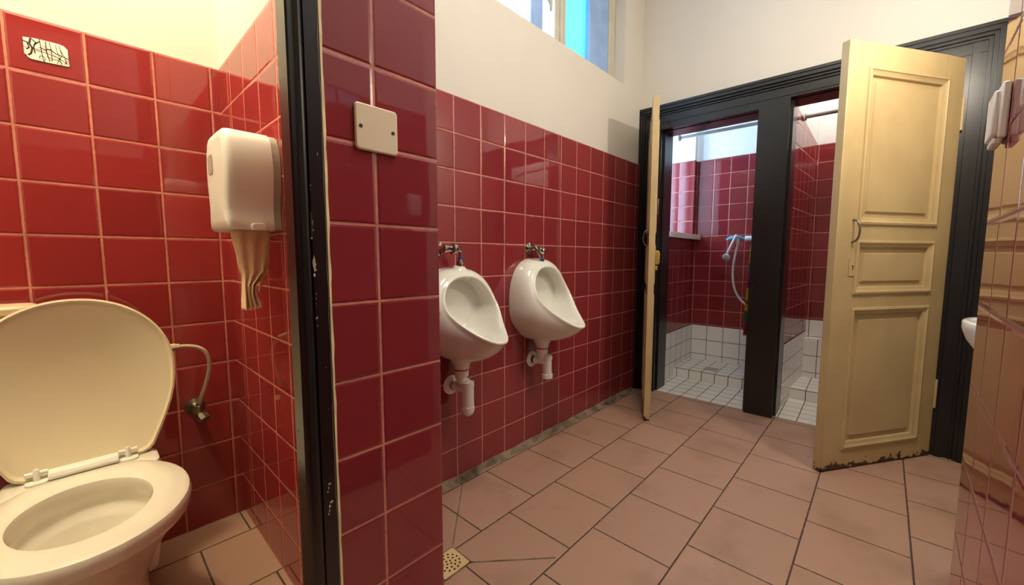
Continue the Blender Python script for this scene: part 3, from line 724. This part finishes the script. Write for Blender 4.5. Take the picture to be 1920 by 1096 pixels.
# ------------------------------------------------------------------ urinals
def make_urinal(label, c, variant):
    root = thing('urinal', label, 'urinal', (c, -.008, .55), 'urinals on the red tile wall')
    n = 56
    W0 = -.009
    def rim(t, sc=1.0):
        # t = 0 at the top, goes round; front view egg, leaning out to a pointed lip
        s, co = math.sin(t), math.cos(t)
        zt, zb = (.962, .658) if variant == 1 else (.930, .668)
        zc = lerp(zb, zt, .50); h = (zt-zb)/2
        z = zc + h*co
        f = (zt - z)/(zt - zb)                       # 0 top .. 1 lip
        wmax = .148 if variant == 1 else .150
        wdt = wmax*(1 - .30*sstep(f, .45, 1.0))*(1 - .08*(1-f))
        x = wdt*math.copysign(abs(s)**.85, s)
        y = -.098 - .219*(.22*f + .78*f**2.7)
        return Vector((c + x*sc, y, zc + (z-zc)*sc))
    def wallpt(t):
        s, co = math.sin(t), math.cos(t)
        x = .182*math.copysign(abs(s)**.8, s); z = .775 + ((.222 if variant == 1 else .184) if co > 0 else .205)*math.copysign(abs(co)**.85, co)
        x *= 1 - .28*sstep(-co, .25, 1)
        return Vector((c + x, W0, z))
    ts = [2*PI*i/n for i in range(n)]
    R = [rim(t) for t in ts]; Wl = [wallpt(t) for t in ts]
    rings = []
    for s_ in (0, .08, .18, .3, .42, .54, .66, .78, .88, .95, 1.0):
        ring = []
        for i, t in enumerate(ts):
            r, w = R[i], Wl[i]
            co = math.cos(t)
            Mx = lerp(r.x, w.x, 1.06); Mz = lerp(r.z, w.z, .95); My = r.y*.88
            if co < 0:     # underside: swell towards the lip, then sweep back to the outlet
                k = -co; My = r.y*lerp(.88, .70, k); Mz = lerp(r.z, w.z, lerp(.95, 1.08 if variant == 1 else 1.2, k))
            m = Vector((Mx, My, Mz))
            p = r*(1-s_)**2 + m*2*s_*(1-s_) + w*s_**2
            ring.append(p)
        rings.append(ring)
    rings = rings[::-1]
    # rounded rim and inner bowl
    cen = Vector((c, -.05, .80))
    def inner(sc, dy, back):
        out = []
        for t in ts:
            r = rim(t, sc); y = lerp(r.y, -.040 - .024*math.sin(t)**2*sc*sc, back) + dy
            out.append(Vector((r.x, y, r.z)))
        return out
    inn = [inner(.98, -.0065, 0), inner(.945, -.009, 0), inner(.905, -.006, 0), inner(.875, .004, 0), inner(.86, .020, .05), inner(.86, .02, .22), inner(.86, .015, .45), inner(.87, .01, .7), inner(.82, .004, .92), inner(.72, 0, 1), inner(.5, .002, 1), inner(.25, .003, 1), inner(.05, .003, 1)]
    b = MB(); b.loft(rings + inn, 0, True, True, True)
    b.build('bowl', [M['china']], parent=root, sharp=75)
    # outlet collar below
    b = MB(); b.lathe((c, -.075, .580), (0,0,-1), [(0,.050),(.018,.044),(.030,.036),(.046,.034)], seg=24); b.build('outlet', [M['china']], parent=root)
    if variant == 0:
        b = MB(); b.lathe((c+.010, -.050, .920), (0,0,1), [(0,.040),(.014,.043),(.024,.040),(.034,.032),(.044,.023),(.047,.019)], seg=24); b.build('inlet_spud', [M['china']], parent=root)
    return root
U1X, U2X = -.027, .518
make_urinal('white urinal beside the tiled pillar, the nearer of the pair', U1X, 0)
make_urinal('white urinal farther along the red tile wall, toward the shower doors', U2X, 1)

# traps
def make_trap(label, c, ztop, zflange, variant):
    r = thing('bottle_trap', label, 'trap', (c, -.1, .40), 'bottle traps under the urinals')
    bx, by = (c + .012, -.100)
    b = MB(); b.lathe((c-.004, -.0085, zflange), (0,-1,0), [(0,.042),(.002,.042),(.008,.034),(.010,.022)], seg=28); b.build('wall_flange', [M['plastic']], parent=r)
    b = MB(); b.lathe((c-.004, -.012, zflange), (0,-1,0), [(0,.0195),(.022,.0195)], seg=20); tag(b.build('rubber_sleeve', [M['rubber'] if variant else M['greyplastic']], parent=r), 'dark rubber sleeve')
    b = MB(); b.lathe((c-.004, -.030, zflange), (.12,-1,0), [(0,.020),(.004,.0225),(.016,.0225),(.018,.019),(.060,.019)], seg=20); b.build('outlet_elbow', [M['plastic']], parent=r)
    ztb = zflange + .030
    if variant == 0:
        prof = [(0,.018),(.002,.0275),(.022,.0275),(.024,.026),(.106,.026),(.108,.0285),(.118,.0290),(.128,.0275),(.139,.0225),(.147,.013),(.150,.002)]
    else:
        prof = [(0,.018),(.002,.0265),(.020,.0265),(.022,.0235),(.026,.0235),(.095,.0245),(.097,.029),(.117,.029),(.119,.026),(.121,.004)]
    b = MB(); b.lathe((bx, by, ztb), (0,0,-1), prof, seg=24); b.build('bottle', [M['plastic']], parent=r, sharp=30)
    b = MB()
    pth = [Vector((c, -.075, ztop)), Vector((c, -.075, ztop-.022))] + bez((c,-.075,ztop-.03),(c,-.077,ztop-.055),(bx,by,ztop-.05),(bx,by,ztb-.004),8)
    b.tube(pth, [.030, .030] + [lerp(.028, .0165, min(1, i/5)) for i in range(9)], seg=20); b.build('inlet_bend', [M['plastic']], parent=r)
    b = MB(); b.lathe((c, -.075, ztop), (0,0,1), [(0,.031),(.008,.0325)], seg=24); tag(b.build('seal', [M['orange']], parent=r), 'brownish orange seal')
make_trap('white bottle trap with rounded base under the nearer urinal', U1X, .526, .448, 0)
make_trap('short white bottle trap under the farther urinal', U2X, .526, .460, 1)

# flush valves
fv = thing('flush_valve', 'chrome push valve with blue-banded pipe above the nearer urinal', 'valve', (-.09, -.008, 1.03), 'push valves above the urinals')
zz = 1.035
b = MB(); b.lathe((-.100, -.0085, zz), (0,-1,0), [(0,.034),(.006,.032),(.010,.016),(.04,.013),(.075,.013)], seg=22); b.lathe((-.118,-.075,zz),(1,0,0),[(0,.010),(.004,.017),(.03,.017),(.034,.014),(.045,.014)], seg=18); b.build('body', [M['chrome']], parent=fv)
b = MB(); b.lathe((-.076,-.075,zz),(1,0,0),[(0,.014),(.006,.023),(.020,.0235),(.028,.020),(.032,.012),(.033,.002)], seg=22); b.build('push_knob', [M['chrome']], parent=fv)
b = MB(); b.tube([Vector((-.048,-.072,zz-.004)), Vector((-.040,-.072,zz-.003))] + bez((-.036,-.072,zz-.002),(-.018,-.070,zz),(-.017,-.064,zz-.01),(-.017,-.062,zz-.03),8) + [Vector((-.017,-.061,.985))], .0062, seg=12); b.build('pipe', [M['chrome']], parent=fv)
b = MB(); b.tube([(-.017,-.062,1.006),(-.017,-.061,.982)], .0078, seg=14); tag(b.build('blue_band', [M['blue']], parent=fv), 'blue band')
b = MB(); b.lathe((-.017,-.060,.965),(0,0,1),[(0,.0175),(.012,.0175),(.013,.0155),(.018,.0155),(.019,.013),(.027,.012),(.028,.007)], seg=18); b.build('collar', [M['chrome']], parent=fv)
fv = thing('flush_valve', 'chrome push valve with bent pipe above the farther urinal', 'valve', (.49, -.008, 1.04), 'push valves above the urinals')
b = MB(); b.lathe((.486,-.0085,1.046),(0,-1,0),[(0,.030),(.005,.029),(.009,.014),(.05,.012)], seg=22); b.lathe((.482,-.055,1.042),(1,.15,-.10),[(0,.013),(.02,.0145),(.028,.011),(.04,.016),(.05,.016),(.055,.011)], seg=18); b.build('body', [M['chrome']], parent=fv)
b = MB(); b.lathe((.536,-.047,1.0365),(1,.15,-.10),[(0,.010),(.01,.018),(.022,.019),(.028,.015),(.030,.003)], seg=20); b.build('push_knob', [M['chrome']], parent=fv)
b = MB(); b.tube(bez((.486,-.05,1.052),(.43,-.085,1.07),(.455,-.095,1.03),(.512,-.078,.985),16), .0085, seg=12); b.lathe((.476,-.055,1.052),(-1,-.5,.2),[(0,.013),(.014,.013)], seg=12); b.build('pipe', [M['oldmetal']], parent=fv)
b = MB(); b.tube([(.498,-.082,.997),(.512,-.078,.984)], .0098, seg=12); tag(b.build('blue_band', [M['blue']], parent=fv), 'bluish band')

# ------------------------------------------------------------------ floor drain
fd = thing('floor_drain', 'square pale perforated drain plate in the terracotta floor', 'drain', (-.337, -.373, 0))
b = MB(); b.box((-.387, -.419, .0), (-.286, -.327, .004)); fdp = b.build('plate', [M['drainplate']], parent=fd, bevel=.0015)
b = MB()
for rr_, nn, ph in ((.036, 14, .1), (.0225, 9, .3), (.009, 4, .4)):
    for i in range(nn):
        a = 2*PI*i/nn + ph; b.lathe((-.337 + rr_*math.cos(a), -.373 + rr_*math.sin(a), .0040), (0,0,1), [(0,.0036),(.0004,.0036)], seg=12)
b.build('hole_ring', [M['hole']], parent=fdp)

# ------------------------------------------------------------------ shower fittings
for (u0, u1, lab) in ((.170, LW-.002, 'white curtain rail across the left shower'), (-.790, -.028, 'white curtain rail across the right shower')):
    b = MB(SH); z_ = 1.944 if u0 > 0 else 1.926
    b.tube([(.45,u0,z_),(.45,u1,z_)], .0125, seg=14); b.lathe((.45,u1,z_),(0,-1,0),[(0,.026),(.01,.022)]); b.lathe((.45,u0,z_),(0,1,0),[(0,.026),(.01,.022)])
    b.build('curtain_rail', [M['rail']], loc=shp(.45, (u0+u1)/2, z_), label=lab, cat='curtain rail', group='shower curtain rails')
# gathered curtain at the right end of the left shower
b = MB(SH)
rows = []
for j in range(25):
    t = j/24; z = 1.925 - t*1.50; u1 = lerp(.212, .262, sstep(t, 0, 1)) ; u0 = .172
    rows.append([(.45 + .028*math.sin(s*1.55)*(.6+.4*t), lerp(u0, u1, s/40), z) for s in range(41)])
b.loft(rows, 0, False)
cu = b.build('shower_curtain', [M['curtain']], loc=shp(.45, .2, 1.92), label='multicoloured shower curtain gathered behind the black middle post', cat='curtain')
m_ = cu.modifiers.new('thick', 'SOLIDIFY'); m_.thickness = .0012

mx = thing('shower_mixer', 'white and blue shower mixer on the left shower wall', 'shower mixer', shp(.78, LO0, 1.145))
b = MB(SH); b.lathe((.76,LO0,1.150),(0,1,0),[(0,.034),(.01,.032),(.014,.016),(.05,.014),(.11,.014),(.115,.021),(.185,.022),(.19,.018)], seg=20); b.build('body', [M['tube_white']], parent=mx)
b = MB(SH); b.tube([(.76,.34,1.145),(.74,.40,1.165),(.74,.45,1.155),(.74,.475,1.14)], [.010,.014,.015,.011], seg=12); tag(b.build('lever', [M['paleblue']], parent=mx), 'pale blue lever')
hs = thing('hand_shower', 'white hand shower hanging with its hose in the left shower', 'hand shower', shp(.75, .42, 1.14))
b = MB(SH); b.tube(bez((.74,.405,1.18),(.72,.415,1.15),(.72,.44,1.08),(.72,.462,1.03),10), [.010]*6+[.011]*5, seg=12); b.lathe((.735,.462,1.012),(-.85,.25,-.55),[(0,.012),(.01,.028),(.026,.031),(.030,.026)], seg=20); b.build('head', [M['tube_white']], parent=hs)
b = MB(SH); b.tube([Vector((.745,.395,1.165)),Vector((.745,.395,1.11))] + bez((.745,.395,1.10),(.745,.455,.80),(.75,.40,.66),(.76,.285,.605),20), [.013,.013]+[.0085]*21, seg=12); b.build('hose', [M['tube_white']], parent=hs)
b = MB(SH); b.box((.60,.475,SZ),(.70,.575,SZ+.003)); 
b.build('shower_drain', [M['greyplastic']], loc=shp(.65,.525,SZ), label='grey metal drain grate in the white left shower floor', cat='drain')

# ------------------------------------------------------------------ wash basin beyond the near wall, light switch on it
wb = thing('wash_basin', 'white hand basin poking out from behind the near right wall', 'basin', (.66, -1.735, .80))
BZ = -.008
b = MB()
def bas(sx, sy, z, y0=-1.745):
    pts = []
    for i in range(40):
        t = PI*i/39; pts.append((0.665 - .185*sx*math.cos(t), y0 + .207*sy*(math.sin(t)**.75), z + BZ))
    return pts
b.loft([bas(.45,.45,.64), bas(.62,.60,.67), bas(.82,.80,.72), bas(.95,.95,.77), bas(1,1,.802), bas(1,1,.822), bas(.985,.985,.826), bas(.90,.88,.824), bas(.84,.80,.80), bas(.7,.66,.74), bas(.4,.4,.70)], 0, True, True, True)
b.build('bowl', [M['china']], parent=wb, sharp=70)
b = MB(); b.lathe((.66,-1.70,.824),(0,0,1),[(0,.02),(.05,.016),(.09,.016)]); b.tube([(.66,-1.70,.90),(.66,-1.66,.92),(.66,-1.63,.89)], .010); b.build('tap', [M['chrome']], parent=wb)

def rbox(b, s0, s1, d0, d1, z0, z1, m=0):
    pts = [rwp(s0,d0,0), rwp(s1,d0,0), rwp(s1,d1,0), rwp(s0,d1,0)]
    b.prism([(p.x,p.y,z0) for p in pts], (0,0,z1-z0), m)
lw = thing('light_switch', 'white plastic light switch in profile on the near right wall', 'light switch', rwp(1.067, 0, 1.19))
b = MB(); rbox(b, 1.030, 1.105, .0005, .011, 1.196, 1.284); b.build('base', [M['plastic']], parent=lw, bevel=.003)
b = MB(); rbox(b, 1.033, 1.102, .010, .0185, 1.199, 1.272); b.build('rocker', [M['plastic']], parent=lw, bevel=.003)
b = MB(); rbox(b, 1.038, 1.097, .004, .0155, 1.187, 1.198); b.build('cable_entry', [M['plastic']], parent=lw, bevel=.003)

# ------------------------------------------------------------------ camera
cam = bpy.data.cameras.new('camera'); cam.sensor_width = 36; cam.sensor_fit = 'HORIZONTAL'; cam.lens = 36*F_PX/1920; cam.clip_start = .01
co = bpy.data.objects.new('camera', cam); COL.objects.link(co)
cyw, syw, cp_, sp_ = math.cos(YAW), math.sin(YAW), math.cos(PITCH), math.sin(PITCH)
Fv = Vector((cyw*cp_, syw*cp_, -sp_)); Rv = Vector((syw, -cyw, 0)); Dv = Fv.cross(Rv)
c_, s_ = math.cos(ROLL), math.sin(ROLL); R2 = Rv*c_ + Dv*s_; D2v = -Rv*s_ + Dv*c_
mat = Matrix(((R2.x, -D2v.x, -Fv.x, CAM.x), (R2.y, -D2v.y, -Fv.y, CAM.y), (R2.z, -D2v.z, -Fv.z, CAM.z), (0,0,0,1)))
co.matrix_world = mat; SC.camera = co

# ------------------------------------------------------------------ light
def point(name, loc, power, col, r):
    l = bpy.data.lights.new(name, 'POINT'); l.energy = power; l.color = col; l.shadow_soft_size = r
    o = bpy.data.objects.new(name, l); COL.objects.link(o); o.location = loc; return o
def area(name, loc, power, col, sx, sy, rot=(0,0,0)):
    l = bpy.data.lights.new(name, 'AREA'); l.energy = power; l.color = col; l.shape = 'RECTANGLE'; l.size = sx; l.size_y = sy
    o = bpy.data.objects.new(name, l); COL.objects.link(o); o.location = loc; o.rotation_euler = rot; return o
point('cubicle_lamp', (-1.35, -.05, 2.75), 78, (1, .89, .64), .09)
point('basin_lamp', (.90, -1.60, 2.02), 25, (1, .89, .73), .035)
area('corridor_fill', (-.15, -1.2, CEIL-.03), 26, (1, .91, .76), .5, .5)  # soft ceiling fill, added to stand in for the corridor's ambient light
point('shower_lamp', shp(.55, -.40, 2.55), 14, (1, .93, .90), .16)
for nm, loc, sx, sy, rz in (('portal_high', (.5, .26, 2.56), 1.9, .8, 0), ('portal_niche', shp(.53, LW+ND+.01, 1.82), .68, 1.3, 1.5)):
    o_ = area(nm, loc, 1, (1,1,1), sx, sy, (math.radians(-90), 0, math.radians(rz))); o_.data.cycles.is_portal = True
w = bpy.data.worlds.new('world'); SC.world = w; w.use_nodes = True
bg = w.node_tree.nodes['Background']; bg.inputs[0].default_value = (.60, .78, 1, 1); bg.inputs[1].default_value = 12.0

vs = SC.view_settings; vs.view_transform = 'Standard'; vs.look = 'None'; vs.exposure = .12; vs.gamma = 1; vs.use_curve_mapping = False
